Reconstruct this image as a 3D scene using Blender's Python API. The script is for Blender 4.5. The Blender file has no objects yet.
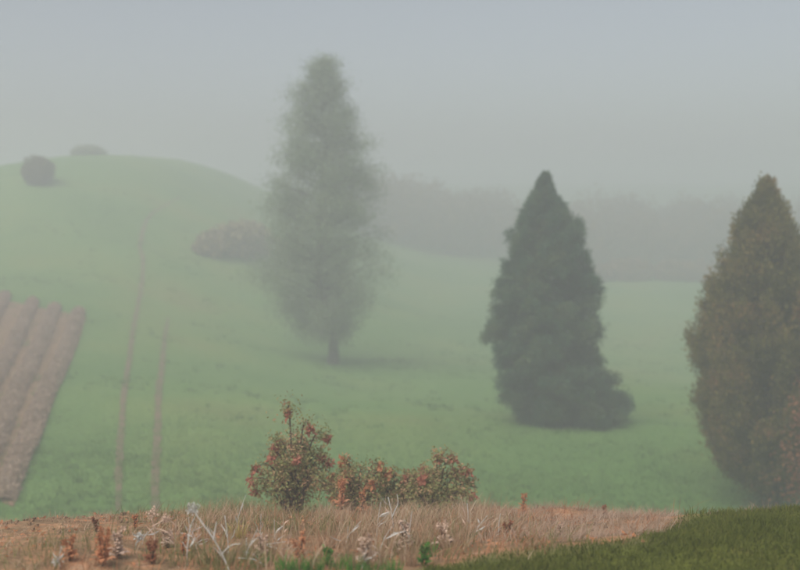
import bpy, math
import numpy as np
from mathutils import Vector
from mathutils.bvhtree import BVHTree

rng = np.random.default_rng(7)
S = bpy.context.scene
C = S.collection

# ------------------------------------------------------------------ camera
F_PX = 966.0                      # focal length in pixels of the 800 x 570 photograph
HORIZON = 190.0                   # image row of eye level
PITCH = math.atan((285.0 - HORIZON) / F_PX)
cam_d = bpy.data.cameras.new('camera'); cam = bpy.data.objects.new('camera', cam_d); C.objects.link(cam)
cam_d.sensor_width = 36.0; cam_d.lens = F_PX / 800.0 * 36.0
cam_d.clip_start = 0.05; cam_d.clip_end = 2000.0
cam.location = (0, 0, 0)          # eye level is z = 0
cam.rotation_euler = (math.pi / 2 - PITCH, 0, 0)
cam_d.dof.use_dof = True; cam_d.dof.focus_distance = 7.4; cam_d.dof.aperture_fstop = 1.1
S.camera = cam

# ------------------------------------------------------------------ world, sun, exposure
SUN_EL, SUN_AZ = math.radians(52), math.radians(215)
w = bpy.data.worlds.new('World'); S.world = w; w.use_nodes = True
nt = w.node_tree; bg = nt.nodes['Background']
sky = nt.nodes.new('ShaderNodeTexSky'); sky.sky_type = 'NISHITA'; sky.sun_disc = False
sky.sun_elevation = SUN_EL; sky.sun_rotation = SUN_AZ
sky.air_density = 1.0; sky.dust_density = 2.0; sky.ozone_density = 1.0
hsv = nt.nodes.new('ShaderNodeHueSaturation'); hsv.inputs['Saturation'].default_value = 0.45
nt.links.new(sky.outputs[0], hsv.inputs['Color']); nt.links.new(hsv.outputs[0], bg.inputs['Color'])
bg.inputs['Strength'].default_value = 0.05
sun_d = bpy.data.lights.new('sun', 'SUN'); sun_d.energy = 1.5; sun_d.angle = math.radians(50); sun_d.color = (1.0, 0.98, 0.94)
sun = bpy.data.objects.new('sun', sun_d); C.objects.link(sun)
to_sun = Vector((math.sin(SUN_AZ) * math.cos(SUN_EL), math.cos(SUN_AZ) * math.cos(SUN_EL), math.sin(SUN_EL)))
sun.rotation_euler = to_sun.to_track_quat('Z', 'Y').to_euler()
S.view_settings.view_transform = 'Standard'; S.view_settings.look = 'None'
S.view_settings.exposure = 1.12; S.view_settings.gamma = 1.0
S.view_settings.use_curve_mapping = False
cy = S.cycles
cy.use_denoising = True
cy.volume_bounces = 5; cy.max_bounces = 8; cy.diffuse_bounces = 3; cy.transmission_bounces = 2
FOG_DENSITY = 0.0138
FOG_COLOR = (0.825, 0.83, 0.865)

# ------------------------------------------------------------------ helpers
def tag(o, label=None, cat=None, group=None, kind=None):
    if label: o['label'] = label
    if cat: o['category'] = cat
    if group: o['group'] = group
    if kind: o['kind'] = kind
    return o

def empty(name, loc, label, cat, group=None):
    o = bpy.data.objects.new(name, None); C.objects.link(o); o.location = loc
    o.empty_display_size = 0.2
    return tag(o, label, cat, group)

def mesh_obj(name, V, polys, mat, parent=None, smooth=False, attrs=None):
    """polys: (n,k) int array with k = 3 or 4, or a list of such arrays"""
    V = np.asarray(V, np.float32)
    if not isinstance(polys, list): polys = [polys]
    polys = [np.asarray(p, np.int32) for p in polys if len(p)]
    me = bpy.data.meshes.new(name)
    me.vertices.add(len(V)); me.vertices.foreach_set('co', V.ravel())
    loops = np.concatenate([p.ravel() for p in polys])
    tot = np.concatenate([np.full(len(p), p.shape[1], np.int32) for p in polys])
    start = np.concatenate([[0], np.cumsum(tot)[:-1]]).astype(np.int32)
    me.loops.add(len(loops)); me.loops.foreach_set('vertex_index', loops)
    me.polygons.add(len(tot)); me.polygons.foreach_set('loop_start', start)
    if smooth: me.polygons.foreach_set('use_smooth', np.ones(len(tot), bool))
    me.update(calc_edges=True)
    for k, a in (attrs or {}).items():
        at = me.attributes.new(k, 'FLOAT', 'POINT'); at.data.foreach_set('value', np.asarray(a, np.float32))
    me.materials.append(mat)
    o = bpy.data.objects.new(name, me); C.objects.link(o)
    if parent: o.parent = parent
    return o

def unit(a):
    return a / np.maximum(np.linalg.norm(a, axis=-1, keepdims=True), 1e-9)

class Geo:
    """collects vertices and faces of one mesh"""
    def __init__(s): s.V = []; s.Q = []; s.T = []; s.n = 0
    def add(s, V, Q=None, T=None):
        V = np.asarray(V, float)
        if Q is not None and len(Q): s.Q.append(np.asarray(Q) + s.n)
        if T is not None and len(T): s.T.append(np.asarray(T) + s.n)
        s.V.append(V); s.n += len(V)
    def tube(s, pts, rad, k=6):
        pts = np.asarray(pts, float); n = len(pts); rad = np.asarray(rad, float) * np.ones(n)
        t = unit(np.gradient(pts, axis=0))
        ref = np.array([0.31, 0.22, 0.92]) if abs(t[0, 2]) < 0.9 else np.array([0.9, 0.3, 0.1])
        u = unit(np.cross(t, ref)); v = np.cross(t, u)
        a = np.linspace(0, 2 * np.pi, k, endpoint=False)
        ring = pts[:, None] + rad[:, None, None] * (np.cos(a)[None, :, None] * u[:, None] + np.sin(a)[None, :, None] * v[:, None])
        i = np.arange(n - 1)[:, None] * k; j = np.arange(k)[None]; j2 = (j + 1) % k
        Q = np.stack([i + j, i + j2, i + k + j2, i + k + j], -1).reshape(-1, 4)
        V = np.vstack([ring.reshape(-1, 3), pts[-1:]])
        T = np.stack([(n - 1) * k + np.arange(k), (n - 1) * k + (np.arange(k) + 1) % k, np.full(k, n * k)], -1)
        s.add(V, Q, T)
    def leaves(s, P, U, L, W, fold=0.15):
        """kite leaves at P pointing along U (n,3), lengths L, widths W"""
        P = np.asarray(P, float); n = len(P); U = unit(U)
        X = unit(np.cross(U, rng.normal(size=(n, 3)))); Z = np.cross(U, X)
        L = (np.ones(n) * L)[:, None]; W = (np.ones(n) * W)[:, None]
        V = np.stack([P, P + U * L * .45 + X * W * .5 + Z * L * fold, P + U * L, P + U * L * .45 - X * W * .5 + Z * L * fold], 1).reshape(-1, 3)
        s.add(V, np.arange(n * 4).reshape(n, 4))
    def blades(s, P, D, H, W, bend, seg=3):
        """grass blades: roots P, horizontal lean direction D, heights, widths, bend (horizontal reach / height)"""
        P = np.asarray(P, float); n = len(P)
        H = np.ones(n) * H; W = np.ones(n) * W; bend = np.ones(n) * bend
        D = unit(np.asarray(D, float)); side = np.stack([-D[:, 1], D[:, 0], np.zeros(n)], 1)
        a = rng.uniform(0, np.pi, n)[:, None]
        side = side * np.cos(a) + D * np.sin(a)
        rows = []
        for q in range(seg + 1):
            f = q / seg
            c = P + D * (bend * H * f ** 1.8)[:, None]; c[:, 2] += H * (f - 0.25 * bend * f * f)
            ww = (W * (1 - f) ** 0.7 * 0.5)[:, None]
            if q < seg: rows += [c - side * ww, c + side * ww]
            else: rows += [c]
        V = np.stack(rows, 1); m = V.shape[1]
        o = np.arange(n)[:, None] * m
        Q = np.concatenate([o + np.array([[2 * q, 2 * q + 1, 2 * q + 3, 2 * q + 2]]) for q in range(seg - 1)])
        T = o + np.array([[2 * seg - 2, 2 * seg - 1, 2 * seg]])
        s.add(V.reshape(-1, 3), Q, T)
    def obj(s, name, mat, parent=None, smooth=False):
        P = []
        if s.Q: P.append(np.concatenate(s.Q))
        if s.T: P.append(np.concatenate(s.T))
        return mesh_obj(name, np.concatenate(s.V), P, mat, parent, smooth)

# value noise
_tab = rng.random((64, 64))
def vnoise(x, y):
    x = np.asarray(x, float); y = np.asarray(y, float)
    xi = np.floor(x).astype(int); yi = np.floor(y).astype(int); fx = x - xi; fy = y - yi
    fx = fx * fx * (3 - 2 * fx); fy = fy * fy * (3 - 2 * fy)
    g = lambda a, b: _tab[a % 64, b % 64]
    return (g(xi, yi) * (1 - fx) + g(xi + 1, yi) * fx) * (1 - fy) + (g(xi, yi + 1) * (1 - fx) + g(xi + 1, yi + 1) * fx) * fy
def fbm(x, y, o=3):
    return sum((vnoise(x * 2 ** k + 7.3 * k, y * 2 ** k - 3.1 * k) - .5) * .5 ** k for k in range(o))
def sstep(a, b, x):
    t = np.clip((np.asarray(x, float) - a) / (b - a), 0, 1); return t * t * (3 - 2 * t)

# ------------------------------------------------------------------ materials
def mat(name, stops, rough=0.85, island=0.5, noise_scale=1.5, noise_amt=0.5, trans=0.0, bump=0.0, bump_scale=40, spec=0.2):
    """foliage and earth colours: a ramp over (per-piece random, patchy noise)"""
    m = bpy.data.materials.new(name); m.use_nodes = True
    t = m.node_tree; b = t.nodes['Principled BSDF']
    geo = t.nodes.new('ShaderNodeNewGeometry'); noi = t.nodes.new('ShaderNodeTexNoise')
    noi.inputs['Scale'].default_value = noise_scale; noi.inputs['Detail'].default_value = 4
    t.links.new(geo.outputs['Position'], noi.inputs['Vector'])
    mr = t.nodes.new('ShaderNodeMapRange'); mr.inputs[1].default_value = 0.3; mr.inputs[2].default_value = 0.7
    t.links.new(noi.outputs['Fac'], mr.inputs[0])
    m1 = t.nodes.new('ShaderNodeMath'); m1.operation = 'MULTIPLY'; m1.inputs[1].default_value = noise_amt
    t.links.new(mr.outputs[0], m1.inputs[0])
    m2 = t.nodes.new('ShaderNodeMath'); m2.operation = 'MULTIPLY_ADD'; m2.inputs[1].default_value = island
    t.links.new(geo.outputs['Random Per Island'], m2.inputs[0]); t.links.new(m1.outputs[0], m2.inputs[2])
    r = t.nodes.new('ShaderNodeValToRGB'); e = r.color_ramp.elements
    while len(e) < len(stops): e.new(0.5)
    for k, (p, c) in enumerate(stops): e[k].position = p; e[k].color = (*c, 1)
    t.links.new(m2.outputs[0], r.inputs[0]); t.links.new(r.outputs[0], b.inputs['Base Color'])
    b.inputs['Roughness'].default_value = rough; b.inputs['Specular IOR Level'].default_value = spec
    if trans:
        tb = t.nodes.new('ShaderNodeBsdfTranslucent'); ms = t.nodes.new('ShaderNodeMixShader'); ms.inputs[0].default_value = trans
        t.links.new(r.outputs[0], tb.inputs['Color']); t.links.new(b.outputs[0], ms.inputs[1]); t.links.new(tb.outputs[0], ms.inputs[2])
        t.links.new(ms.outputs[0], t.nodes['Material Output'].inputs['Surface'])
    if bump:
        n2 = t.nodes.new('ShaderNodeTexNoise'); n2.inputs['Scale'].default_value = bump_scale; n2.inputs['Detail'].default_value = 6
        t.links.new(geo.outputs['Position'], n2.inputs['Vector'])
        bp = t.nodes.new('ShaderNodeBump'); bp.inputs['Strength'].default_value = bump; bp.inputs['Distance'].default_value = 0.05
        t.links.new(n2.outputs['Fac'], bp.inputs['Height']); t.links.new(bp.outputs[0], b.inputs['Normal'])
    return m

M = {}
M['birch_leaf'] = mat('birch_leaf', [(0, (.19, .25, .15)), (.5, (.25, .31, .18)), (1, (.31, .34, .20))], noise_scale=.9, trans=.35)
M['bark'] = mat('bark', [(0, (.045, .04, .034)), (1, (.12, .105, .09))], noise_scale=6, noise_amt=1, island=0, bump=.5)
M['needle'] = mat('needle', [(0, (.03, .085, .05)), (.5, (.07, .14, .07)), (1, (.16, .19, .07))], noise_scale=1.0, island=.35, noise_amt=.75, trans=.35)
M['cypress'] = mat('cypress', [(0, (.115, .11, .03)), (.45, (.175, .155, .045)), (.75, (.27, .19, .065)), (1, (.42, .19, .085))], noise_scale=1.2, island=.4, noise_amt=.65, trans=.35)
M['rust_leaf'] = mat('rust_leaf', [(0, (.22, .09, .05)), (.6, (.38, .15, .08)), (1, (.48, .24, .13))], noise_scale=3, trans=.35)
M['green_shrub'] = mat('green_shrub', [(0, (.03, .045, .015)), (.6, (.06, .085, .025)), (1, (.09, .11, .04))], noise_scale=2, trans=.35)
M['hill_bush'] = mat('hill_bush', [(0, (.12, .095, .02)), (1, (.20, .155, .04))], noise_scale=2, trans=.35)
M['pale_bush'] = mat('pale_bush', [(0, (.30, .32, .19)), (1, (.38, .40, .26))], noise_scale=2, trans=.35)
M['far_brown'] = mat('far_brown', [(0, (.22, .12, .06)), (.6, (.30, .17, .085)), (1, (.36, .21, .11))], noise_scale=.15, trans=.35)
M['far_tan'] = mat('far_tan', [(0, (.30, .24, .12)), (1, (.42, .33, .18))], noise_scale=.3, trans=.35)
M['far_olive'] = mat('far_olive', [(0, (.17, .12, .05)), (.6, (.26, .175, .075)), (1, (.34, .21, .10))], noise_scale=.12, trans=.35)
M['crop'] = mat('crop', [(0, (.40, .275, .19)), (.6, (.50, .36, .265)), (1, (.56, .43, .34))], noise_scale=1.2, trans=.35)
M['soil'] = mat('soil', [(0, (.20, .13, .07)), (.5, (.31, .19, .11)), (1, (.42, .27, .17))], noise_scale=5, noise_amt=.9, island=.1, bump=.8)
M['briar_leaf'] = mat('briar_leaf', [(0, (.22, .26, .09)), (.5, (.33, .32, .13)), (.8, (.46, .30, .16)), (1, (.58, .31, .20))], noise_scale=3, island=.7, noise_amt=.35, trans=.35)
M['briar_red'] = mat('briar_red', [(0, (.34, .13, .08)), (.6, (.50, .20, .13)), (1, (.60, .32, .22))], noise_scale=6, trans=.35)
M['russet'] = mat('russet', [(0, (.30, .13, .06)), (.6, (.48, .23, .12)), (1, (.58, .36, .22))], island=.7, noise_scale=3, noise_amt=.3, trans=.35)
M['briar_stem'] = mat('briar_stem', [(0, (.06, .045, .03)), (1, (.12, .08, .05))], noise_scale=8, island=.3)
M['dry_grass'] = mat('dry_grass', [(0, (.32, .19, .11)), (.5, (.48, .32, .20)), (.85, (.60, .46, .32)), (1, (.68, .59, .47))], island=.8, noise_scale=4, noise_amt=.2, trans=.35)
M['olive_grass'] = mat('olive_grass', [(0, (.12, .14, .04)), (.5, (.22, .22, .08)), (1, (.38, .31, .16))], island=.8, noise_scale=4, noise_amt=.2, trans=.35)
M['fresh_grass'] = mat('fresh_grass', [(0, (.06, .17, .03)), (.6, (.11, .28, .05)), (1, (.22, .34, .09))], island=.8, noise_scale=4, noise_amt=.2, trans=.35)
M['lawn'] = mat('lawn', [(0, (.07, .085, .014)), (.5, (.12, .14, .024)), (.9, (.18, .18, .04)), (1, (.26, .22, .07))], island=.7, noise_scale=1.5, noise_amt=.35, trans=.35)
M['field_grass'] = mat('field_grass', [(0, (.10, .20, .05)), (.5, (.145, .255, .07)), (1, (.22, .28, .09))], island=.4, noise_scale=.25, noise_amt=.6, trans=.35)
M['white_stalk'] = mat('white_stalk', [(0, (.42, .40, .36)), (1, (.72, .71, .67))], island=.6, noise_scale=20, noise_amt=.4)
M['pink_stalk'] = mat('pink_stalk', [(0, (.50, .33, .24)), (1, (.66, .49, .38))], island=.6, noise_scale=10, noise_amt=.4)
M['orange_leaf'] = mat('orange_leaf', [(0, (.46, .19, .09)), (.6, (.62, .28, .14)), (1, (.70, .40, .24))], island=.4, noise_scale=8, noise_amt=.6, trans=.35)
M['yellow_leaf'] = mat('yellow_leaf', [(0, (.42, .34, .10)), (1, (.62, .52, .20))], island=.6, noise_scale=8, noise_amt=.4, trans=.35)

# ------------------------------------------------------------------ terrain (eye level z = 0)
_pk = np.array([(-30, -.5), (-8, -1.1), (0, -1.65), (3, -1.8), (5, -2.02), (7, -2.55), (8.5, -3.0), (9.3, -3.2), (10, -3.46), (11, -3.95),
                (13, -5.1), (16, -6.5), (19, -7.55), (22, -7.95), (26, -7.95), (32, -8.1), (45, -9.5), (64, -11.3), (85, -11.3), (105, -10.3), (125, -9.4), (150, -7.5), (190, -3.5), (250, .8), (320, 2), (420, 2.5)], float)
def _profile(y):
    x, f = _pk[:, 0], _pk[:, 1]; h = np.diff(x); d = np.diff(f) / h
    m = np.zeros(len(x)); m[0], m[-1] = d[0], d[-1]
    for i in range(1, len(x) - 1):
        if d[i - 1] * d[i] > 0:
            w1 = 2 * h[i] + h[i - 1]; w2 = h[i] + 2 * h[i - 1]; m[i] = (w1 + w2) / (w1 / d[i - 1] + w2 / d[i])
    y = np.clip(y, x[0], x[-1]); k = np.clip(np.searchsorted(x, y, side='right') - 1, 0, len(h) - 1)
    t = (y - x[k]) / h[k]
    return (f[k] * (1 + 2 * t) * (1 - t) ** 2 + h[k] * m[k] * t * (1 - t) ** 2 + f[k + 1] * t * t * (3 - 2 * t) + h[k] * m[k + 1] * t * t * (t - 1))

def mound_w(x, y):                # the dark grass mound in front on the right
    return np.clip((x - 1.15) / 1.5, 0, 2.5) * np.exp(-((y - 6.6) / .85) ** 2)
def height(x, y):
    x = np.asarray(x, float); y = np.asarray(y, float)
    h = _profile(y)
    h = h + 14.4 * np.exp(-((x + 29) / 15.5) ** 2 * np.where(x < -29, .28, .5) - ((y - 96) / 31.0) ** 2 * np.where(y > 96, .3, .55))
    h = h + 2.5 * np.exp(-((x + 30) / 34.0) ** 2 - ((y - 160) / 34.0) ** 2)
    h = h + sstep(28, 45, y) * sstep(160, 90, y) * 1.1 * fbm(x * .05 + 3, y * .05) + sstep(20, 30, y) * .12 * fbm(x * .5, y * .5)
    h = h + .165 * mound_w(x, y)
    bank = np.exp(-((y - 9.3) / 1.6) ** 2)
    h = h - .17 * bank * sstep(-2.2, -4.2, x) - .22 * bank * sstep(1.6, 3.2, x)
    near = sstep(30, 8, y)
    h = h + near * .10 * fbm(x * 1.1, y * 1.1) + .28 * fbm(x * .12 + 40, y * .12) * sstep(14, 26, y)
    h = h + near * bank * .06 * fbm(x * 4, y * 4)
    return h

def ray(px, py):
    a = np.array([(px - 400) / F_PX, (285 - py) / F_PX]); c, s = math.cos(PITCH), math.sin(PITCH)
    return np.array([a[0], c + a[1] * s, -s + a[1] * c])
def ground_at(px, py, start=3.0, stop=200.0):
    """the point of the terrain seen at a pixel of the photograph, searched from `start` metres on"""
    d = ray(px, py); t = np.linspace(start, stop, 8000); P = t[:, None] * d[None]
    g = P[:, 2] - height(P[:, 0], P[:, 1])
    k = np.argmax((g[:-1] > 0) & (g[1:] <= 0)); p = P[k + 1].copy()
    p[2] = height(p[0], p[1]); return p
def bank_at(px, v):
    """a point of the bank: v is a distance in metres, or the image row of the plant's foot"""
    return on_ground(px, v) if v < 50 else ground_at(px, v, 3.0, 11.0)
def on_ground(px, dist):
    """a terrain point straight below image column px at distance dist"""
    x = (px - 400) / F_PX * dist; return np.array([x, dist, float(height(x, dist))])

ys = np.concatenate([np.linspace(-30, 3, 40, endpoint=False), np.linspace(3, 13, 150, endpoint=False),
                     np.linspace(13, 30, 90, endpoint=False), 30 * (420 / 30) ** np.linspace(0, 1, 190)])
u = np.linspace(-1, 1, 261); xs = 9 * u + 251 * np.sign(u) * np.abs(u) ** 3.4
XX, YY = np.meshgrid(xs, ys); ZZ = height(XX, YY)
nx, ny = len(xs), len(ys)
I = (np.arange(ny - 1)[:, None] * nx + np.arange(nx - 1)[None])
Q = np.stack([I, I + 1, I + nx + 1, I + nx], -1).reshape(-1, 4)
# what covers the ground: bare soil on the bank, dark turf on the mound
TURF = np.array([ground_at(a, b_, 3.0, 12.0)[:2] for a, b_ in ((424, 569), (470, 563), (510, 557), (560, 550), (600, 545), (640, 541))] + [(2.1, 7.0), (9, 7.2)])
def turf_mask(x, y):
    lim = np.interp(x, TURF[:, 0], TURF[:, 1], left=-9) + .15 + .25 * fbm(x * 1.6, y * 1.6)
    return np.clip(sstep(0, .4, lim - y) * sstep(9.8, 9.0, y), 0, 1)
def soil_mask(x, y):
    b = sstep(3.0, 4.0, y) * sstep(11.2, 10.2, y + .8 * fbm(x * 1.3, y * 1.3)) * (1 - sstep(2.5, 3.3, x))
    return np.clip(b * (1 - turf_mask(x, y)), 0, 1)

def ground_material():
    m = bpy.data.materials.new('meadow_ground'); m.use_nodes = True
    t = m.node_tree; b = t.nodes['Principled BSDF']; N = t.nodes.new; Lk = t.links.new
    geo = N('ShaderNodeNewGeometry')
    def noise(sc, det=5):
        n = N('ShaderNodeTexNoise'); n.inputs['Scale'].default_value = sc; n.inputs['Detail'].default_value = det
        Lk(geo.outputs['Position'], n.inputs['Vector']); return n.outputs['Fac']
    def ramp(src, stops):
        r = N('ShaderNodeValToRGB'); e = r.color_ramp.elements
        while len(e) < len(stops): e.new(.5)
        for k, (p, c) in enumerate(stops): e[k].position = p; e[k].color = (*c, 1)
        Lk(src, r.inputs[0]); return r.outputs[0]
    def mix(f, a, c):
        x = N('ShaderNodeMix'); x.data_type = 'RGBA'; Lk(f, x.inputs['Factor']); Lk(a, x.inputs['A']); Lk(c, x.inputs['B']); return x.outputs['Result']
    def attr(n):
        a = N('ShaderNodeAttribute'); a.attribute_name = n; return a.outputs['Fac']
    grass = ramp(noise(.11, 6), [(.30, (.11, .225, .055)), (.48, (.15, .265, .07)), (.62, (.20, .28, .075)), (.74, (.25, .235, .08))])
    fine = ramp(noise(3.5, 6), [(.3, (.10, .19, .05)), (.7, (.195, .29, .09))])
    h = N('ShaderNodeMix'); h.data_type = 'RGBA'; h.inputs['Factor'].default_value = .35; Lk(grass, h.inputs['A']); Lk(fine, h.inputs['B'])
    soil = ramp(noise(5, 8), [(.3, (.20, .125, .065)), (.48, (.31, .19, .105)), (.6, (.46, .23, .12)), (.72, (.52, .34, .22))])
    turf = ramp(noise(2.2, 8), [(.3, (.07, .085, .014)), (.55, (.13, .14, .026)), (.75, (.20, .17, .05))])
    c = mix(attr('turf'), h.outputs['Result'], turf); c = mix(attr('soil'), c, soil)
    Lk(c, b.inputs['Base Color']); b.inputs['Roughness'].default_value = .95; b.inputs['Specular IOR Level'].default_value = .1
    bp = N('ShaderNodeBump'); bp.inputs['Strength'].default_value = .8; bp.inputs['Distance'].default_value = .06
    Lk(noise(14, 8), bp.inputs['Height']); Lk(bp.outputs[0], b.inputs['Normal'])
    return m
fx_, fy_ = XX.ravel(), YY.ravel()
ground = mesh_obj('ground', np.stack([fx_, fy_, ZZ.ravel()], 1), Q, ground_material(), smooth=True,
                  attrs={'soil': soil_mask(fx_, fy_), 'turf': turf_mask(fx_, fy_)})
tag(ground, 'misty green meadow rising to a hill with a bare earth bank', kind='structure')
bvh = BVHTree.FromPolygons([tuple(v) for v in np.stack([fx_, fy_, ZZ.ravel()], 1)], Q.tolist())
def surf(x, y):
    hit = bvh.ray_cast(Vector((x, y, 60)), Vector((0, 0, -1)))
    return hit[0].z if hit[0] is not None else float(height(x, y))

# ------------------------------------------------------------------ wheel ruts and ploughed plot
def smooth_path(P, n):
    P = np.asarray(P, float); k = len(P); t = np.linspace(0, k - 1, n); i = np.clip(t.astype(int), 0, k - 2); f = (t - i)[:, None]
    g = lambda j: P[np.clip(j, 0, k - 1)]
    a, b_, c_, d_ = g(i - 1), g(i), g(i + 1), g(i + 2)
    return .5 * (2 * b_ + (c_ - a) * f + (2 * a - 5 * b_ + 4 * c_ - d_) * f ** 2 + (3 * b_ - a - 3 * c_ + d_) * f ** 3)

def drape(name, path, halfw, material, lift=.02, nc=5, crown=0.0):
    t = unit(np.gradient(path[:, :2], axis=0)); nrm = np.stack([-t[:, 1], t[:, 0]], 1)
    n = len(path); V = np.zeros((n, nc, 3))
    hw = halfw if np.ndim(halfw) else np.full(n, halfw)
    for j in range(nc):
        q = 2 * j / (nc - 1) - 1
        wob = 1 + (.5 * fbm(path[:, 1] * 2.1 + 9 * np.sign(q), path[:, 0] * 2 + 5) if abs(q) == 1 else 0)
        xy = path[:, :2] + nrm * (hw * q * wob)[:, None]
        V[:, j, :2] = xy
        V[:, j, 2] = [surf(a, b_) + lift + crown * max(0, 1 - q * q) for a, b_ in xy]
    i = np.arange(n - 1)[:, None] * nc + np.arange(nc - 1)[None]
    return mesh_obj(name, V.reshape(-1, 3), np.stack([i, i + 1, i + nc + 1, i + nc], -1).reshape(-1, 4), material, smooth=True)

M['rut'] = mat('rut', [(0, (.15, .17, .065)), (.5, (.21, .17, .095)), (1, (.28, .19, .125))], noise_scale=2.5, noise_amt=1, island=0, bump=.6)
rutA = [(118, 512), (119, 470), (121, 430), (127, 375), (134, 325), (141, 290), (143, 262), (140, 245), (146, 222), (160, 208), (182, 197)]
rutB = [(157, 512), (155, 495), (157, 440), (159, 390), (164, 345), (168, 318)]
for pts, lab in ((rutA, 'long worn brown wheel rut curving up the misty hillside'), (rutB, 'short straight worn brown wheel rut fading out in grass')):
    pth = smooth_path([ground_at(px, py, 15) for px, py in pts], 160)
    wd = np.interp(np.arange(160), [0, 15, 120, 159], [.05, .10, .13, .05])
    tag(drape('wheel_rut', pth, wd, M['rut']), lab, kind='structure')

rows = [((-52, 284), (-150, 440)), ((-24, 288), (-118, 455)), ((6, 294), (-88, 470)), ((34, 300), (-58, 482)), ((56, 305), (-28, 492)), ((80, 309), (2, 503))]
ends = [(ground_at(a[0], a[1], 15), ground_at(b_[0], b_[1], 15)) for a, b_ in rows]
gA = np.array([e[0] for e in ends]); gB = np.array([e[1] for e in ends])
n = 60; V = []
for q in np.linspace(.06, 1, n):
    L0 = gA[0] * (1 - q) + gB[0] * q; L1 = gA[-1] * (1 - q) + gB[-1] * q
    for r_ in np.linspace(-.02, 1.06, 24):
        p = L0 * (1 - r_) + L1 * r_
        V.append((p[0], p[1], surf(p[0], p[1]) + .025))
i = np.arange(n - 1)[:, None] * 24 + np.arange(23)[None]
tag(mesh_obj('ploughed_plot', V, np.stack([i, i + 1, i + 25, i + 24], -1).reshape(-1, 4), M['soil'], smooth=True),
    'ploughed reddish brown soil between crop rows on the slope', kind='structure')
ordinal = ['hidden', 'fifth', 'fourth', 'third', 'second', 'outermost']
for k, (a, b_) in enumerate(ends):
    pth = a + (b_ - a) * np.linspace(0, 1, 70)[:, None]
    Lr = np.linalg.norm(b_ - a); s_ = np.linspace(0, Lr, 70)
    hw = .31 * np.sqrt(np.clip(1 - (1 - np.clip(s_ / .9, 0, 1)) ** 2, 0.01, 1))
    e = empty('crop_row', (a[0], a[1], surf(a[0], a[1])),
              'rounded row of rusty brown crop, ' + ('bordering the open meadow' if k == 5 else ordinal[k] + ' row in from the meadow edge'),
              'crop row', 'brown crop rows on the slope')
    inv = -np.array(e.location)
    ro = drape('soil_ridge', pth, hw, M['crop'], .03, 7, .13); ro.location = inv; ro.parent = e
    g = Geo(); m_ = int(Lr * 520)
    tt = rng.random(m_); off = rng.uniform(-1, 1, m_)
    c = a + (b_ - a) * tt[:, None]; wv = np.interp(tt * Lr, s_, hw)
    d2 = unit(np.array([-(b_ - a)[1], (b_ - a)[0], 0.]))
    c = c + d2 * (off * wv)[:, None]; c[:, 2] = height(c[:, 0], c[:, 1]) + .05 + rng.random(m_) ** 1.3 * .30 * (.55 + .9 * vnoise(c[:, 0] * 1.7, c[:, 1] * 1.7)) * np.sqrt(1 - off ** 2 * .97) * (wv / .34)
    g.leaves(c, rng.normal(size=(m_, 3)), rng.uniform(.06, .13, m_), .06)
    fo = g.obj('foliage', M['crop'], e); fo.location = inv

# ------------------------------------------------------------------ trees
def envelope(sil, base, mpp):
    """sil: list of (row, left column, right column) of the outline; returns radius function r(z, cos) around the axis"""
    sil = sorted(sil, key=lambda q: -q[0]); bx, by = base
    z = np.array([(by - q[0]) * mpp for q in sil]); l = np.array([(bx - q[1]) * mpp for q in sil]); r = np.array([(q[2] - bx) * mpp for q in sil])
    def R(zz, cosv):
        L_ = np.interp(zz, z, l); R_ = np.interp(zz, z, r); f = (1 + cosv) / 2
        ax = (R_ - L_) / 2; rad = (R_ + L_) / 2
        return ax, rad
    return R, z.min(), z.max()

def start_tree(name, px, py, label, cat='tree', group=None, start=15):
    p = ground_at(px, py, start); e = empty(name, tuple(p), label, cat, group)
    return e, p, p[1] / math.cos(PITCH) * math.cos(PITCH) / F_PX * (1 + 0.0)

# --- tall loose deciduous tree
e, p, mpp = start_tree('deciduous_tree', 333, 364, 'tall pale tree with loose narrow crown and bare lower trunk, fading in fog')
sil = [(336, 316, 340), (326, 288, 358), (308, 270, 370), (288, 261, 377), (268, 258, 382), (245, 260, 388), (215, 260, 388), (185, 263, 386),
       (160, 269, 380), (135, 278, 368), (110, 290, 358), (85, 302, 347), (68, 312, 339), (54, 321, 330)]
e.scale = (mpp * F_PX / 38.0,) * 3; mpp = 38.0 / F_PX
R, z0, z1 = envelope(sil, (333, 364), mpp)
H = z1
g = Geo()
tz = np.linspace(-.15, H * .97, 26)
ax = np.array([R(max(z, z0 + .6), 0)[0] for z in tz]); ax = ax * sstep(0, H * .28, tz)
trunk = np.stack([ax + .12 * np.sin(tz * .9), .1 * np.cos(tz * .7), tz], 1)
trunk[:4, 0] -= np.array([0, .0, .0, .0])
g.tube(trunk, np.interp(tz, [-.2, .1, .5, 2, H], [.30, .26, .2, .16, .02]), 9)
cl = []
nb = 150
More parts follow.
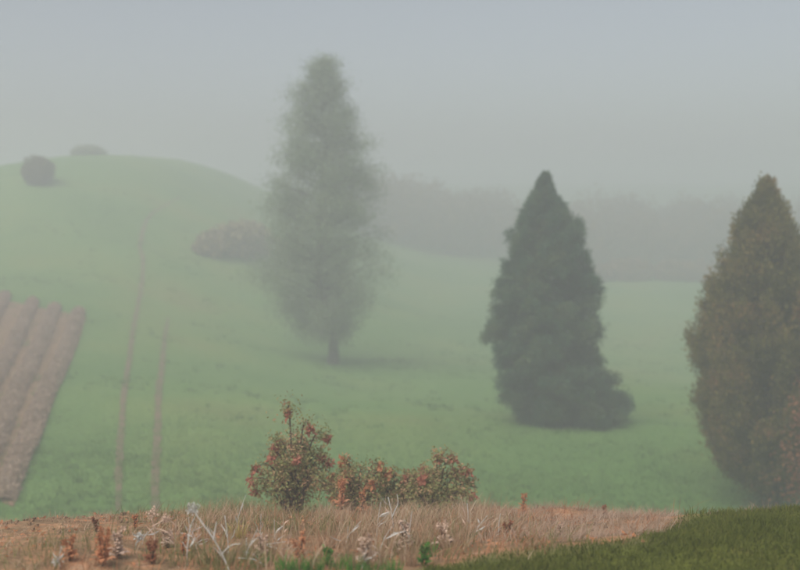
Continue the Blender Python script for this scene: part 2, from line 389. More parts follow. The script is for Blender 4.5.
for k in range(nb):
    zt = z0 + .15 + (z1 - z0 - .3) * ((k + rng.random()) / nb) ** .95          # height of the branch tip
    a, rad = R(zt, 0); az = k * 2.399 + rng.normal(0, .3)
    rr = rad * rng.uniform(.62, 1.02)
    tip = np.array([a + rr * math.cos(az), rr * math.sin(az), zt])
    zb = max(zt - rng.uniform(-.1, .6) - rr * .22, 1.3); base_ = np.array([np.interp(zb, tz, trunk[:, 0]), np.interp(zb, tz, trunk[:, 1]), zb])
    mid = base_ * .5 + tip * .5 + np.array([0, 0, rng.uniform(-.25, .3) * rr]) + rng.normal(0, .22, 3)
    q = np.linspace(0, 1, 8)[:, None]; br = base_ * (1 - q) ** 2 + 2 * mid * q * (1 - q) + tip * q ** 2
    g.tube(br + np.cumsum(rng.normal(0, .03, (8, 3)), 0) * q, np.linspace(.022 + .012 * rr, .004, 8), 5)
    for f in (rng.uniform(.35, .5), .66, .82, 1.0):
        j = f * 7; i0 = int(min(j, 6)); c = br[i0] * (1 - (j - i0)) + br[i0 + 1] * (j - i0)
        cl.append((c + rng.normal(0, .12, 3), rng.uniform(.30, .6) * (.6 + .5 * min(rad, 1.6) / 1.6)))
for zt in np.linspace(z0 + 2, z1 - .2, 26):
    cl.append((np.array([R(zt, 0)[0], 0, zt]) + rng.normal(0, .15, 3), .3 + .1 * R(zt, 0)[1]))
o = g.obj('trunk', M['bark'], e, True)
g = Geo()
for c, r_ in cl:
    m_ = int(rng.uniform(70, 140) * (r_ / .4) ** 2)
    d = rng.normal(size=(m_, 3)) * r_ * .55; d[:, 2] *= .8; d[:, 2] -= .25 * np.abs(rng.normal(size=m_)) * r_
    U = rng.normal(size=(m_, 3)) * .8 + [0, 0, -.7]
    g.leaves(c + d, U, rng.uniform(.05, .10, m_), rng.uniform(.035, .065, m_))
g.obj('crown', M['birch_leaf'], e)

# --- dark dense conifer
e, p, mpp = start_tree('conifer_tree', 560, 424, 'dark green dense broad conifer with ragged outline and foliage to the ground')
sil = [(436, 588, 618), (428, 545, 623), (415, 515, 626), (403, 500, 627), (385, 490, 622), (360, 484, 615), (335, 480, 606), (310, 481, 598), (288, 485, 596),
       (270, 492, 592), (250, 498, 585), (232, 504, 586), (215, 513, 574), (202, 521, 559), (190, 530, 551), (180, 536, 546), (170, 540, 543)]
R, z0, z1 = envelope(sil, (560, 424), mpp)
H = z1; g = Geo(); tz = np.linspace(-.2, H * .98, 16)
axs = np.array([R(max(z, z0), 0)[0] for z in tz]) * sstep(0, 2, tz)
tr = np.stack([axs, 0 * tz, tz], 1)
g.tube(tr, np.interp(tz, [-.2, .3, H], [.24, .19, .02]), 9)
gl = Geo(); nb = 250
for k in range(nb):
    zt = max(z0, -.05) + .05 + (z1 - max(z0, -.05) - .1) * ((k + rng.random()) / nb) ** 1.12
    a, rad = R(zt, 0); az = k * 2.399 + rng.normal(0, .4)
    rr = rad * (rng.uniform(.80, 1.0) + .3 * (float(vnoise((az % 6.283) * 1.3, zt * 1.5)) - .42))
    zb = min(zt + rng.uniform(.0, .25) * rr + .05, H * .97)
    base_ = np.array([np.interp(zb, tz, axs), 0, zb])
    tip = np.array([a + rr * math.cos(az), rr * math.sin(az), zt + .06])
    mid = (base_ + tip) / 2 + np.array([0, 0, -.06 * rr])
    q = np.linspace(0, 1, 6)[:, None]; br = base_ * (1 - q) ** 2 + 2 * mid * q * (1 - q) + tip * q ** 2
    g.tube(br, np.linspace(.02 + .01 * rr, .005, 6), 4)
    m_ = int(200 + 270 * rr); f = rng.beta(2.2, 1.1, m_)[:, None]
    pts = base_ * (1 - f) ** 2 + 2 * mid * f * (1 - f) + tip * f ** 2
    out = unit(tip - base_); sd = unit(np.cross(out, [0, 0, 1.])); w_ = (.30 * rr * (1.12 - f) + .07) * rng.normal(0, .6, (m_, 1))
    jt = min(1.0, .25 + rr / 1.1); pts = pts + sd * w_ * jt + rng.normal(0, .07 * jt, (m_, 3)); pts[:, 2] += rng.uniform(-.24, .12, m_) * jt - np.abs(w_[:, 0]) * .3
    U = out * .7 + sd * np.sign(w_) * .5 + rng.normal(0, .6, (m_, 3))
    gl.leaves(pts, U, rng.uniform(.09, .19, m_), rng.uniform(.03, .055, m_))
t_top = 150
pts = np.stack([np.interp(H * .93, tz, axs) + rng.normal(0, .05, t_top), rng.normal(0, .05, t_top), H * rng.uniform(.9, 1.0, t_top)], 1)
gl.leaves(pts, rng.normal(0, .6, (t_top, 3)) + [0, 0, .8], .13, .04)
g.obj('trunk', M['bark'], e, True); gl.obj('crown', M['needle'], e)

# --- brown-olive oval evergreen on the right
e, p, mpp = start_tree('evergreen_tree', 768, 508, 'olive brown oval evergreen with pointed top and rusty patches in dense foliage')
sil = [(474, 738, 806), (458, 716, 825), (440, 702, 838), (415, 690, 848), (390, 683, 853), (360, 680, 853), (330, 684, 848), (300, 692, 838), (275, 700, 824), (250, 710, 808),
       (230, 719, 793), (212, 730, 780), (198, 739, 769), (186, 746, 762), (174, 751, 757)]
R, z0, z1 = envelope(sil, (768, 508), mpp)
H = z1; g = Geo(); tz = np.linspace(-.2, H * .96, 14)
axs = np.array([R(max(z, z0), 0)[0] for z in tz])
g.tube(np.stack([axs, 0 * tz, tz], 1), np.interp(tz, [-.2, .3, H], [.22, .17, .02]), 9)
gl = Geo(); nb = 320
for k in range(nb):
    zt = z0 + (z1 - z0 - .05) * ((k + rng.random()) / nb) ** 1.05
    a, rad = R(zt, 0); az = k * 2.399 + rng.normal(0, .4)
    rr = rad * (rng.uniform(.84, 1.02) + .2 * (float(vnoise((az % 6.283) * 1.3 + 20, zt * 1.5)) - .45))
    tip = np.array([a + rr * math.cos(az), rr * math.sin(az), zt]); zb = max(zt - rr * .75 - .2, .35)
    base_ = np.array([np.interp(zb, tz, axs), 0, zb]); g.tube(np.linspace(base_, tip, 4), [.025, .018, .012, .005], 4)
    m_ = int(190 + 270 * rr); f = rng.beta(2.6, 1.0, m_)[:, None]
    pts = base_ * (1 - f) + tip * f + rng.normal(0, 1, (m_, 3)) * np.array([.09, .09, .16]) * (.5 + .5 * min(rr, 1))
    out = unit(tip - base_)
    gl.leaves(pts, out * .5 + rng.normal(0, .4, (m_, 3)) + [0, 0, .6], rng.uniform(.07, .15, m_), rng.uniform(.03, .05, m_))
g.obj('trunk', M['bark'], e, True); gl.obj('crown', M['cypress'], e)

# --- leafy shrubs made of arching stems
def shrub(name, px, py, w_px, h_px, label, cat, mats, nst=14, leaf=.05, nleaf=90, group=None, start=15, droop=.35, spread=1.0, arcs=None, pos=None, clusters=0, dome=False):
    p = ground_at(px, py, start) if pos is None else pos
    e = empty(name, tuple(p), label, cat, group); mpp = p[1] / F_PX
    W, Hh = w_px * mpp / 2, h_px * mpp
    gl = Geo(); tips = []
    for k in range(nst):
        az = k * 2.399 + rng.normal(0, .3); f = math.sqrt((k + .6) / nst)
        rr = W * f * rng.uniform(.8, 1.05) * spread * (.45 if dome else 1)
        hz = (.75 if dome else 1) * Hh * (rng.uniform(.82, 1.0) * math.sqrt(max(1 - .85 * f * f, .05)))
        if arcs is not None and k < len(arcs):
            ax_, ah = arcs[k]; tip = np.array([ax_ * mpp, rng.normal(0, .12), ah * mpp])
        else:
            tip = np.array([rr * math.cos(az), rr * math.sin(az), hz])
        base_ = np.array([tip[0] * .18, tip[1] * .18, -.04])
        mid = np.array([tip[0] * .45, tip[1] * .45, tip[2] * (1.0 + droop)])
        q = np.linspace(0, 1, 9)[:, None]; br = base_ * (1 - q) ** 2 + 2 * mid * q * (1 - q) + tip * q ** 2
        gs = Geo(); gs.tube(br, np.linspace(.011, .003, 9) * (1 + Hh * .3), 5); so = gs.obj('stem', mats[1], e, True)
        m_ = int(nleaf * (.6 + .8 * rng.random())); ff = rng.uniform(.15, 1, m_)[:, None]
        pts = base_ * (1 - ff) ** 2 + 2 * mid * ff * (1 - ff) + tip * ff ** 2
        pts = pts + rng.normal(0, 1, (m_, 3)) * (.11 * Hh * (1.15 - ff) + .018)
        pts[:, 2] = np.maximum(pts[:, 2], .01)
        gl.leaves(pts, rng.normal(0, 1, (m_, 3)) + [0, 0, .1], rng.uniform(.6, 1.2, m_) * leaf, rng.uniform(.35, .65, m_) * leaf)
        tips.append((br[-1], br[-3], so))
    if dome:
        m_ = nst * nleaf; d = unit(rng.normal(size=(m_, 3)))
        r_ = rng.uniform(.75, 1.0, m_)[:, None] * (1 + .14 * np.sin(5 * d[:, :1] + 3) * np.cos(4 * d[:, 1:2]))
        fk = np.arange(18) + .5; ph = fk * 2.39996; zz_ = 1 - 2 * fk / 18; lob = np.stack([np.sqrt(1 - zz_ ** 2) * np.cos(ph), np.sqrt(1 - zz_ ** 2) * np.sin(ph), zz_], 1) * rng.uniform(.48, .62, (18, 1)); li = rng.integers(0, 18, m_); sz = rng.uniform(.34, .5, 18)
        gl.leaves((d * r_ * sz[li][:, None] + lob[li]) * [W, W, Hh / 2] + [0, 0, Hh * .40], rng.normal(size=(m_, 3)), leaf, leaf * .6)
    gl.obj('foliage', mats[0], e)
    for k in range(clusters):
        a, b_, so = tips[k % len(tips)]; gc = Geo(); c = a if k < len(tips) else b_
        m_ = 34; gc.leaves(c + np.clip(rng.normal(0, .02, (m_, 3)), -.032, .032), rng.normal(0, 1, (m_, 3)) + [0, 0, -.4], rng.uniform(.04, .07, m_), rng.uniform(.025, .045, m_))
        gc.obj('leaf_cluster', mats[2], so)
    return e

# greenery around the right-hand tree
shrub('leafy_shrub', 768, 514, 62, 100, 'loose olive green shrub round the foot of the oval evergreen', 'shrub', (M['green_shrub'], M['briar_stem']), 22, .08, 260)
shrub('rust_shrub', 812, 500, 60, 195, 'rusty orange leaved sapling crowding the oval evergreen', 'shrub', (M['rust_leaf'], M['briar_stem']), 16, .09, 170, droop=.1, pos=on_ground(826, 21.5))

# bushes on the hill
def hill_bush(px, py, dist, w_px, h_px, label, material):
    if dist: p = on_ground(px, dist)
    elif py: p = ground_at(px, py, 15)
    else:                                    # on the skyline of the hill
        dd = np.linspace(40, 118, 400); p = on_ground(px, float(dd[np.argmax(height((px - 400) / F_PX * dd, dd) / dd)]))
    p = p - np.array([0, 0, .25 * h_px * p[1] / F_PX if not py else 0.05])
    return shrub('hill_bush', px, py, w_px, h_px, label, 'bush', (material, M['briar_stem']), 18, .2, 300, pos=p, dome=True)
hill_bush(38, 184, None, 34, 33, 'dark brown round bush alone on the misty hill', M['hill_bush'])
hill_bush(90, None, None, 36, 15, 'low flat pale bush on the misty hill crest', M['pale_bush'])

# --- far woods, one soft mass each
def far_wood(name, px0, px1, dist, depth, h_fn, material, label, nb, leaf=.5):
    g = Geo()
    for k in range(nb):
        px = rng.uniform(px0, px1); d = dist + rng.uniform(0, depth) + .12 * dist * float(fbm(px * .012, 2.2)); q = on_ground(px, d); hh = h_fn(px) * rng.uniform(.7, 1.08)
        m_ = 260; v = unit(rng.normal(size=(m_, 3))) * rng.uniform(.5, 1, (m_, 1)); 
        pts = q + v * [hh * .42, hh * .42, hh * .5] + [0, 0, hh * .5]
        g.leaves(pts, rng.normal(size=(m_, 3)), rng.uniform(.6, 1.3, m_) * leaf, leaf * .7)
    return tag(g.obj(name, material), label, kind='stuff')
g = Geo()
for k in range(46):
    a = rng.uniform(200, 282); q = ground_at(a, 253 + rng.normal(0, 2.5), 15); mp = q[1] / F_PX
    hh = (14 + 22 * math.sin((a - 200) / 82 * math.pi)) * mp * rng.uniform(.6, 1.1); v = unit(rng.normal(size=(220, 3))) * rng.uniform(.4, 1, (220, 1))
    g.leaves(q + v * [hh * .55, hh * .5, hh * .5] + [0, 0, hh * .45], rng.normal(size=(220, 3)), rng.uniform(.2, .5, 220), .28)
tag(g.obj('far_copse', M['far_tan']), 'low faint tan brown thicket on the slope behind the tall pale tree', kind='stuff')
far_wood('far_wood', 345, 860, 116, 24, lambda x: 7.6 + 2 * fbm(x * .02, 1.5) * 2, M['far_olive'], 'faint olive brown wood fading into fog beyond the meadow', 300, .55)
far_wood('far_hedge', 575, 860, 104, 6, lambda x: 2.0, M['far_brown'], 'faint reddish brown hedge in front of the far wood', 110, .6)

# ------------------------------------------------------------------ foreground bank
# three briar bushes
shrub('russet_bush', 291, 516, 86, 84, 'tallest russet bush with two arching tips on the earth bank', 'bush', (M['briar_leaf'], M['briar_stem'], M['briar_red']), 26, .040, 210,
      start=8.5, pos=on_ground(291, 9.7), arcs=[(-6, 104), (18, 90), (-42, 20), (-36, 52), (36, 52), (34, 76), (-18, 72), (-44, 34), (2, 66)], droop=.42, clusters=14)
shrub('russet_bush', 358, 516, 92, 52, 'leafy bush with pink orange leaves between two other russet bushes', 'bush', (M['briar_leaf'], M['briar_stem'], M['orange_leaf']), 22, .040, 190,
      pos=on_ground(356, 9.6), arcs=[(-14, 56), (-24, 18), (-10, 40), (24, 50), (10, 14), (-18, 30)], clusters=11)
shrub('russet_bush', 442, 516, 104, 50, 'low wide bush with dull red leaf tips and a ragged side', 'bush', (M['briar_leaf'], M['briar_stem'], M['briar_red']), 24, .040, 190,
      pos=on_ground(436, 9.7), arcs=[(4, 56), (-12, 44), (-30, 36), (36, 22), (18, 54), (-2, 36), (34, 42)], clusters=9)

shrub('russet_bush', 394, 516, 50, 34, 'smallest olive bush filling the gap before the wide low bush', 'bush', (M['briar_leaf'], M['briar_stem'], M['briar_red']), 14, .04, 150, pos=on_ground(396, 9.75), arcs=[(-4, 40), (12, 32), (-14, 30)], clusters=3)

def tuft(px, dist, h_px, nb, material, label, cat='grass tuft', name='grass_tuft', group=None, rad=.07, bend=.35, wid=.007):
    q = bank_at(px, dist); mp = q[1] / F_PX; hh = h_px * mp
    e_ = None; g = Geo()
    az = rng.uniform(0, 2 * np.pi, nb); r_ = rad * np.sqrt(rng.random(nb))
    P = np.stack([r_ * np.cos(az), r_ * np.sin(az), 0 * r_ - .01], 1)
    D = np.stack([np.cos(az), np.sin(az), 0 * az], 1) + rng.normal(0, .5, (nb, 3)) * [1, 1, 0]
    g.blades(P, D, hh * rng.uniform(.5, 1.1, nb), wid * rng.uniform(.6, 1.3, nb), bend * rng.uniform(.2, 1.8, nb), 4)
    o = g.obj(name, material); o.location = q
    return tag(o, label, cat, group)

# sparse dry growth covering the bank, in clumps with bare soil between
def bank_cover(name, n, xr, yr, material, h, label, wid=.005, bend=.5, seed=0.0, thr=.45, band=None):
    g = Geo(); x = rng.uniform(*xr, n); y = rng.uniform(*yr, n)
    c1 = vnoise(x * 2.6 + seed, y * 2.6 + 3 * seed) * .65 + vnoise(x * 7 + seed, y * 7) * .35
    ex = np.minimum(sstep(xr[0], xr[0] + .7, x), sstep(xr[1], xr[1] - .7, x))
    k = rng.random(n) < np.clip((c1 - thr) * 5, 0.02, 1) * ex * (1 - turf_mask(x, y)); x, y, c1 = x[k], y[k], c1[k]; m_ = len(x)
    P = np.stack([x, y, height(x, y) - .01], 1); az = rng.uniform(0, 2 * np.pi, m_) + .8
    D = np.stack([np.cos(az) + .5, np.sin(az), 0 * az], 1)
    g.blades(P, D, h * rng.uniform(.3, 1.2, m_) * (.5 + 1.3 * np.clip((c1 - thr) * 4, 0, 1)), wid * rng.uniform(.5, 1.5, m_), bend * rng.uniform(.1, 2.0, m_))
    return tag(g.obj(name, material), label, kind='stuff')
bank_cover('dry_grass', 22000, (-2.0, 1.2), (4.8, 10.3), M['dry_grass'], .125, 'dry tan grass covering the earth bank', seed=1.7, thr=.42)
bank_cover('olive_grass', 22000, (-2.4, 1.2), (4.8, 10.3), M['olive_grass'], .11, 'olive grass mixed into the dry bank growth', seed=9.2, thr=.46)
bank_cover('russet_grass', 10000, (-2.6, 2.6), (4.8, 10.2), M['russet'], .11, 'russet withered grass in patches on the earth bank', seed=21.4, thr=.5, bend=.8)
bank_cover('bank_scraps', 24000, (-5, -1.0), (4.8, 10.3), M['dry_grass'], .05, 'short dead grass scraps on the bare brown soil', .004, bend=1.0, seed=5.0, thr=.4)
bank_cover('brown_stubble', 22000, (.2, 3.2), (5.6, 10.0), M['crop'], .06, 'brown stubble along the strip behind the grass mound', bend=.7, seed=3.3, thr=.3)
# fallen leaves
g = Geo(); n = 1500; x = rng.uniform(-4.6, 1.5, n); y = rng.uniform(4.8, 10, n); k = (soil_mask(x, y) > .4) & (vnoise(x * 3, y * 3) > .4); x, y = x[k], y[k]; n = len(x)
az = rng.uniform(0, 6.28, n); g.leaves(np.stack([x, y, height(x, y) + .012], 1), np.stack([np.cos(az), np.sin(az), rng.uniform(-.1, .5, n)], 1), rng.uniform(.02, .05, n), rng.uniform(.012, .03, n))
tag(g.obj('fallen_leaves', M['orange_leaf']), 'fallen orange leaves strewn over the bare earth bank', kind='stuff')

# earth clods
g = Geo(); n = 900
px = rng.uniform(-20, 680, n); d = rng.uniform(6.5, 10, n); x = (px - 400) / F_PX * d
k = soil_mask(x, d) > .5; x, d = x[k], d[k]
for a, b_ in zip(x, d):
    r_ = rng.uniform(.008, .03); v = unit(np.array([(1, 1, 1), (-1, -1, 1), (-1, 1, -1), (1, -1, -1), (0, 0, 1.3), (0, 1.2, 0)], float) + rng.normal(0, .35, (6, 3))) * r_ * [1, 1, .7]
    g.add(v + [a, b_, float(height(a, b_)) + r_ * .2], T=[(0, 4, 5), (1, 5, 4), (0, 3, 4), (1, 4, 3), (0, 5, 2), (2, 5, 1), (0, 2, 3), (1, 3, 2)])
tag(g.obj('soil_clods', M['soil']), 'brown earth clods scattered on the bare bank', kind='stuff')

for px, dist, h, lab in [(226, 566, 44, 'tan dry grass tuft at the foot of the leaning seed head stalk'), (250, 560, 36, 'tan dry grass tuft beside the white bent over stem'), (272, 550, 32, 'short tan dry grass tuft in front of the tallest bush'),
        (352, 566, 46, 'tall tan dry grass tuft beside the broad pinkish withered plant'), (380, 568, 46, 'tall tan dry grass tuft between fresh green tufts and the dark mound'), (408, 566, 46, 'tan dry grass tuft in front of the grey pink withered plant'),
        (420, 550, 34, 'tan dry grass tuft behind the small bright green tuft'), (450, 556, 40, 'tan dry grass tuft at the edge of the dark mound'), (462, 548, 32, 'tan dry grass tuft at the foot of the thin white upright stalk'),
        (392, 546, 36, 'tan dry grass tuft at the foot of the grey white stalk between bushes'), (300, 540, 28, 'short tan dry grass tuft behind the salmon leafy plant'), (328, 548, 34, 'tan dry grass tuft below the orange plant at the middle bush')]:
    tuft(px, dist, h, 60, M['dry_grass'], lab, group='dry grass tufts on the bank', rad=.05, wid=.005)
for px, dist, h in [(285, 570, 20), (316, 571, 24), (338, 570, 22), (372, 571, 16), (392, 572, 18), (258, 568, 22), (300, 570, 18), (355, 571, 22)]:
    tuft(px, dist, h, 70, M['fresh_grass'], 'fresh bright green grass tuft low on the earth bank', group='green tufts low on the bank', wid=.005, rad=.05)
tuft(433, 557, 24, 34, M['fresh_grass'], 'small bright green tuft between tan grasses under the wide low bush', wid=.007, rad=.02)
tuft(212, 566, 46, 60, M['olive_grass'], 'olive grass tuft behind the tall white dried stalk')
tuft(238, 538, 20, 40, M['yellow_leaf'], 'small yellow grass tuft beside the white dried stalks', wid=.009, rad=.04)

# broad-leaved plants, each leaf a part
leaf_mesh = {}
def leaf_data(material):
    if material.name in leaf_mesh: return leaf_mesh[material.name]
    g = Geo(); n = 7; rows = []
    for k in range(n):
        f = k / (n - 1); ww = .13 * math.sin(math.pi * (f * .93 + .05)) ** .8 * (1 + .25 * math.sin(k * 2.6)); zz = f - .42 * f * f; yy = .12 * f + .42 * f * f
        rows += [(-ww + .05 * f, yy + .04, zz + .03 * math.sin(k * 1.9)), (.05 * f, yy, zz), (ww + .05 * f, yy + .05, zz - .03 * math.sin(k * 2.3))]
    i = (np.arange(n - 1)[:, None] * 3 + np.arange(2)[None]).reshape(-1)
    g.add(rows, np.stack([i, i + 1, i + 4, i + 3], 1)); o = g.obj('leaf', material, smooth=True)
    leaf_mesh[material.name] = o.data; bpy.data.objects.remove(o); return leaf_mesh[material.name]
def broadleaf(name, px, dist, h_px, nl, material, label, cat='plant', wide=.8, lean=.35):
    q = bank_at(px, dist); e_ = empty(name, tuple(q), label, cat); hh = h_px * q[1] / F_PX; me = leaf_data(material)
    for k in range(max(2, nl // 4)):
        az = k * 2.399 + 1; le = rng.uniform(.05, .28); tip = np.array([le * hh * math.cos(az), le * hh * math.sin(az), hh * rng.uniform(.75, 1.05)])
        P = smooth_path([(0, 0, -.03), tip * [.3, .3, .5], tip], 8); g = Geo(); g.tube(P, np.linspace(.005, .002, 8), 5); st = g.obj('stem', M['briar_stem'], e_)
        m_ = int(90 * hh / .25); f = rng.uniform(.35, 1, m_); j_ = np.clip(f * 7, 0, 6.99); i0 = j_.astype(int); c = P[i0] + (P[i0 + 1] - P[i0]) * (j_ - i0)[:, None]
        g = Geo(); g.leaves(c + rng.normal(0, 1, (m_, 3)) * (.07 * hh * (1.2 - f))[:, None], rng.normal(0, 1, (m_, 3)) + [0, 0, .4], rng.uniform(.012, .026, m_), .014)
        g.obj('seed_spike', material, st)
    for k in range(nl):
        o = bpy.data.objects.new('leaf', me); C.objects.link(o); o.parent = e_
        f = k / nl; z = hh * .4 * f * rng.uniform(.4, 1.1); s_ = hh * (.6 - .25 * f) * rng.uniform(.75, 1.15)
        o.location = (0, 0, z); o.scale = (s_ * wide * rng.uniform(.8, 1.3), s_, s_)
        o.rotation_euler = (-lean * rng.uniform(.2, 1.6), rng.normal(0, .12), k * 2.399 + rng.normal(0, .3))
    return e_
broadleaf('broadleaf_plant', 103, 566, 40, 16, M['orange_leaf'], 'large orange broad leaved plant on bare brown soil', wide=1.1)
broadleaf('broadleaf_plant', 96, 532, 14, 9, M['rust_leaf'], 'small dark red leafy plant behind the large orange plant')
broadleaf('broadleaf_plant', 135, 530, 14, 9, M['orange_leaf'], 'small orange leafy plant at the grassy edge of the bank')
broadleaf('broadleaf_plant', 184, 556, 22, 10, M['orange_leaf'], 'pinkish orange leafy plant beside the pale dried stems')
broadleaf('broadleaf_plant', 527, 9.4, 24, 11, M['orange_leaf'], 'orange leafy plant alone on the brown strip behind the mound', wide=1.2)
broadleaf('broadleaf_plant', 340, 9.2, 30, 12, M['orange_leaf'], 'orange leafy plant at the foot of the leafy middle bush', wide=1.0)
broadleaf('broadleaf_plant', 362, 9.2, 24, 9, M['orange_leaf'], 'low orange plant among tan grass below the russet bushes')
broadleaf('broadleaf_plant', 610, 9.3, 13, 8, M['rust_leaf'], 'low dull red plant where the brown strip tapers away')

for px, row, h_, m_, lab in [(70, 560, 24, 'orange_leaf', 'small orange leafy plant on open soil well away from the grasses'), (118, 558, 30, 'pink_stalk', 'pale pink withered plant pressed against the large orange plant'),
        (152, 564, 26, 'rust_leaf', 'dark red withered plant on bare soil below the pale pink stems'), (168, 548, 22, 'pink_stalk', 'cream withered leafy plant between pink stems and white stalks'),
        (262, 560, 28, 'pink_stalk', 'cream withered plant above the white bent over stem'), (300, 562, 30, 'orange_leaf', 'salmon leafy plant among olive grass below the tallest bush'),
        (366, 566, 36, 'pink_stalk', 'broad pinkish withered plant rising from fresh green tufts'), (404, 552, 34, 'pink_stalk', 'grey pink withered plant below the gap between two bushes'),
        (444, 548, 30, 'pink_stalk', 'pale pink withered plant below the wide low bush'), (424, 566, 24, 'fresh_grass', 'green leafy plant near the tip of the dark mound'), (328, 566, 20, 'fresh_grass', 'green leafy plant low among the fresh tufts'),
        (508, 536, 16, 'rust_leaf', 'small dark red plant beside the lone orange plant on the strip'), (560, 536, 14, 'pink_stalk', 'tiny pale pink plant halfway along the brown strip')]:
    broadleaf('withered_plant' if m_ in ('pink_stalk', 'rust_leaf') else 'leafy_plant', px, row, h_, 13, M[m_], lab, wide=1.7)

# dried stalks: stem, side branches, seed heads
def stalk(name, base_px, dist, pts_px, material, label, heads=(), branches=(), r_=.0035, group=None, leaves=()):
    q = bank_at(base_px, dist); mp = q[1] / F_PX; e_ = empty(name, tuple(q), label, 'dried stalk', group)
    W3 = lambda a: np.array([a[0] * mp, rng.normal(0, .015), a[1] * mp])
    P = smooth_path([W3(a) for a in pts_px], 12); g = Geo(); g.tube(P, np.linspace(r_, r_ * .6, 12), 6); g.obj('stem', material, e_, True)
    for br in branches:
        g = Geo(); g.tube(smooth_path([W3(a) for a in br], 8), np.linspace(r_ * .75, r_ * .4, 8), 5); g.obj('side_stem', material, e_, True)
    for (hx, hz, hr) in heads:
        g = Geo(); c = W3((hx, hz)); rr = hr * mp
        for k in range(12):
            d_ = unit(rng.normal(size=3) + [0, 0, .5]); tp = c + d_ * rr * rng.uniform(.6, 1)
            g.tube([c - [0, 0, rr * .7], (c + tp) / 2, tp], [.0015, .0015, .0012], 3)
        m_ = 90; g.leaves(c + unit(rng.normal(size=(m_, 3))) * rr * rng.uniform(.5, 1, (m_, 1)), rng.normal(size=(m_, 3)), .013, .009)
        g.obj('seed_head', material, e_)
    for (ax_, az_, bx, bz) in leaves:
        a, b_ = W3((ax_, az_)), W3((bx, bz)); g = Geo(); L_ = np.linalg.norm(b_ - a)
        g.leaves([a, a], np.array([b_ - a, b_ - a]), L_, [.008, .008], .12); g.obj('dry_leaf', material, e_)
    return e_
Wh, Pk = M['white_stalk'], M['pink_stalk']
stalk('dried_stalk', 230, 571, [(0, 0), (-10, 22), (-20, 42), (-36, 64)], Wh, 'tall leaning white dried stalk topped by a round seed head',
      heads=[(-37, 67, 6)], branches=[[(-8, 18), (2, 28), (12, 30)], [(-16, 34), (-14, 46), (-13, 52)]], leaves=[(-14, 30, -24, 48), (-6, 12, -18, 26)], r_=.0045)
stalk('dried_stalk', 188, 566, [(0, 0), (1, 20), (4, 44)], Wh, 'thin upright white stalk beside the leaning seed head stalk', branches=[[(1, 16), (-5, 26)]], leaves=[(2, 20, 8, 32)])
stalk('dried_stalk', 228, 556, [(0, 0), (0, 20), (-3, 42)], Wh, 'short pale stalk with ragged dry leaves behind yellow tuft', leaves=[(0, 12, 9, 30), (0, 18, -8, 34)])
stalk('dried_stalk', 244, 556, [(0, 0), (18, 12), (44, 18)], Wh, 'white bent over stem lying sideways across olive grass', leaves=[(10, 7, 30, 22), (20, 12, 46, 8)], r_=.0045)
stalk('dried_stalk', 268, 566, [(0, 0), (-14, 8), (-30, 10)], Wh, 'low white broken stem with a leaf near the ground', leaves=[(-8, 4, -26, 16)], r_=.003)
stalk('dried_stalk', 154, 548, [(0, 0), (1, 16), (-1, 34)], Pk, 'pale pink dried plant with a drooping side stem', heads=[(-1, 36, 7), (12, 30, 5)], branches=[[(0, 24), (14, 30), (24, 22)], [(0, 20), (16, 18), (26, 2)]],
      leaves=[(0, 24, 10, 36), (0, 14, -8, 22), (12, 28, 24, 34)], r_=.005)
stalk('dried_stalk', 134, 552, [(0, 0), (3, 10), (8, 20)], Wh, 'small pale crumpled weed on bare soil by the large orange plant', leaves=[(2, 8, 10, 14), (4, 12, -2, 22)], heads=[(6, 16, 5)])
stalk('dried_stalk', 58, 566, [(0, 0), (1, 10), (4, 20)], Wh, 'tiny pale weed on the bare soil near the large orange plant', leaves=[(1, 6, 7, 14), (1, 8, -5, 16)], heads=[(1, 6, 5)])
stalk('dried_stalk', 467, 535, [(0, 0), (1, 18), (0, 34)], Wh, 'thin white upright stalk at the end of the wide low bush', leaves=[(0, 10, 4, 18)], r_=.003)
stalk('dried_stalk', 499, 536, [(0, 0), (0, 12), (1, 24)], Wh, 'very thin short white stalk on the brown strip', r_=.003)
stalk('dried_stalk', 394, 535, [(0, 0), (-2, 22), (-6, 40)], Wh, 'grey white dried stalk between the leafy and the wide bush', leaves=[(-2, 20, 6, 34), (-4, 30, -14, 42)], branches=[[(-2, 20), (4, 34), (3, 42)]], r_=.0035)

for k in range(22):
    px = rng.uniform(140, 300) if k < 12 else rng.uniform(300, 500); row = rng.uniform(532, 571) if px < 430 else rng.uniform(530, 540); hgt = rng.uniform(20, 46); ln = rng.normal(2, 8)
    stalk('dried_stalk', px, row, [(0, 0), (ln * .3, hgt * .5), (ln, hgt)], Wh if k % 3 else Pk, 'slender bleached dried stalk among the bank grasses', group='slender bleached stalks on the bank',
          heads=(), branches=[[(ln * .2, hgt * .4), (ln * .2 + rng.normal(0, 8), hgt * .75)]], leaves=[(ln * .1, hgt * .25, rng.normal(0, 9), hgt * .5), (ln * .4, hgt * .55, ln + rng.normal(0, 8), hgt * .8)], r_=.002)

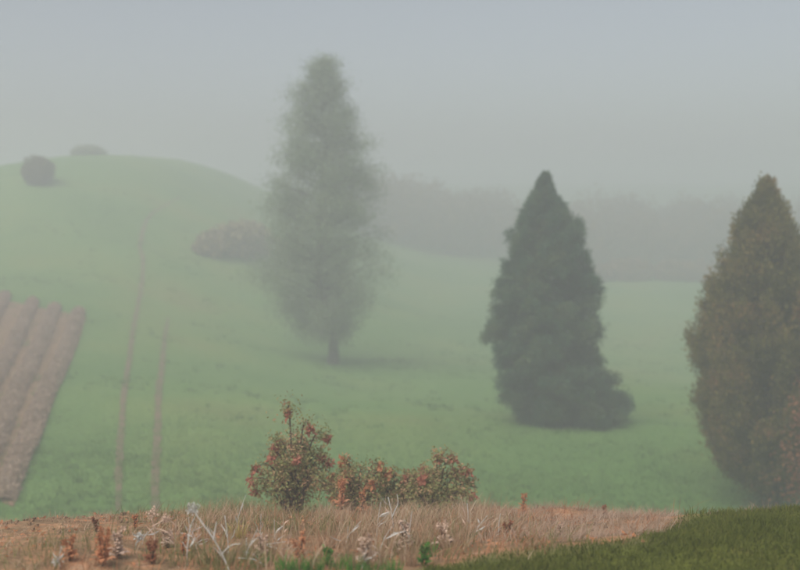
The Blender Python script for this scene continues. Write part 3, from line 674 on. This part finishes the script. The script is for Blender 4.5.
# turf on the mound and grass of the meadow
def turf_blades(name, n, xr, yr, mask, material, h, wid, label, bend=.6):
    g = Geo(); x = rng.uniform(*xr, n); y = rng.uniform(*yr, n); k = (rng.random(n) < mask(x, y)) & (np.abs(x) < y * .47 + .3); x, y = x[k], y[k]
    P = np.stack([x, y, height(x, y) - .005], 1); az = rng.uniform(0, 2 * np.pi, len(x)); m_ = len(x)
    hs = h * rng.uniform(.4, 1.2, m_) * (.6 + .8 * vnoise(x * 3, y * 3))
    g.blades(P, np.stack([np.cos(az), np.sin(az), 0 * az], 1), hs, wid * rng.uniform(.6, 1.4, m_), bend * rng.uniform(.2, 1.6, m_), 2)
    return tag(g.obj(name, material), label, kind='stuff')
turf_blades('mound_grass', 150000, (-.9, 4.6), (4.6, 9.6), turf_mask, M['lawn'], .055, .006, 'short dark olive turf on the mound')
turf_blades('meadow_grass', 150000, (-14, 14), (19, 34), lambda x, y: 1 - .85 * sstep(24, 34, y) , M['field_grass'], .10, .018, 'short green meadow grass beyond the bank', .9)

g = Geo(); n = 9000; x = rng.uniform(-34, 34, n); y = 20 + 60 * rng.random(n) ** 1.2; k = (vnoise(x * .35, y * .35) * .6 + vnoise(x * 1.3, y * 1.3) * .4 > .52) & (np.abs(x) < y * .46); x, y = x[k], y[k]
nbl = 9; X = np.repeat(x, nbl) + rng.normal(0, .12, len(x) * nbl); Y = np.repeat(y, nbl) + rng.normal(0, .12, len(x) * nbl)
Zt = np.array([surf(a, b_) for a, b_ in zip(x, y)]); az = rng.uniform(0, 6.283, len(X)); hh = np.repeat(rng.uniform(.10, .28, len(x)), nbl) * rng.uniform(.6, 1.2, len(X))
g.blades(np.stack([X, Y, np.repeat(Zt, nbl) - .03], 1), np.stack([np.cos(az), np.sin(az), 0 * az], 1), hh, .035, rng.uniform(.2, 1.2, len(X)), 2)
tag(g.obj('meadow_tussocks', M['field_grass']), 'rough grass tussocks dotted over the meadow', kind='stuff')

# ------------------------------------------------------------------ the fog
bpy.context.view_layer.update()
tops = [max((o.matrix_world @ Vector(c)).z for c in o.bound_box) for o in bpy.data.objects if o.type == 'MESH']
lows = [min((o.matrix_world @ Vector(c)).z for c in o.bound_box) for o in bpy.data.objects if o.type == 'MESH']
top, low = max(tops) + 1.0, min(lows) - 1.0
X0, Y0, Y1 = 265, -34, 425
V = [(sx * X0, yy, zz) for zz in (low, top) for yy in (Y0, Y1) for sx in (-1, 1)]
haze = mesh_obj('haze', V, np.array([(0, 2, 3, 1), (4, 5, 7, 6), (0, 1, 5, 4), (2, 6, 7, 3), (0, 4, 6, 2), (1, 3, 7, 5)]), None or bpy.data.materials.new('fog'))
tag(haze, 'even pale morning fog over the whole meadow', kind='stuff')
fm = haze.data.materials[0]; fm.use_nodes = True; t = fm.node_tree
t.nodes.remove(t.nodes['Principled BSDF']); pv = t.nodes.new('ShaderNodeVolumePrincipled')
pv.inputs['Color'].default_value = (*FOG_COLOR, 1); pv.inputs['Density'].default_value = FOG_DENSITY; pv.inputs['Anisotropy'].default_value = 0.15
t.links.new(pv.outputs[0], t.nodes['Material Output'].inputs['Volume'])
print('fog box', low, top, 'verts', sum(len(o.data.vertices) for o in bpy.data.objects if o.type == 'MESH'))
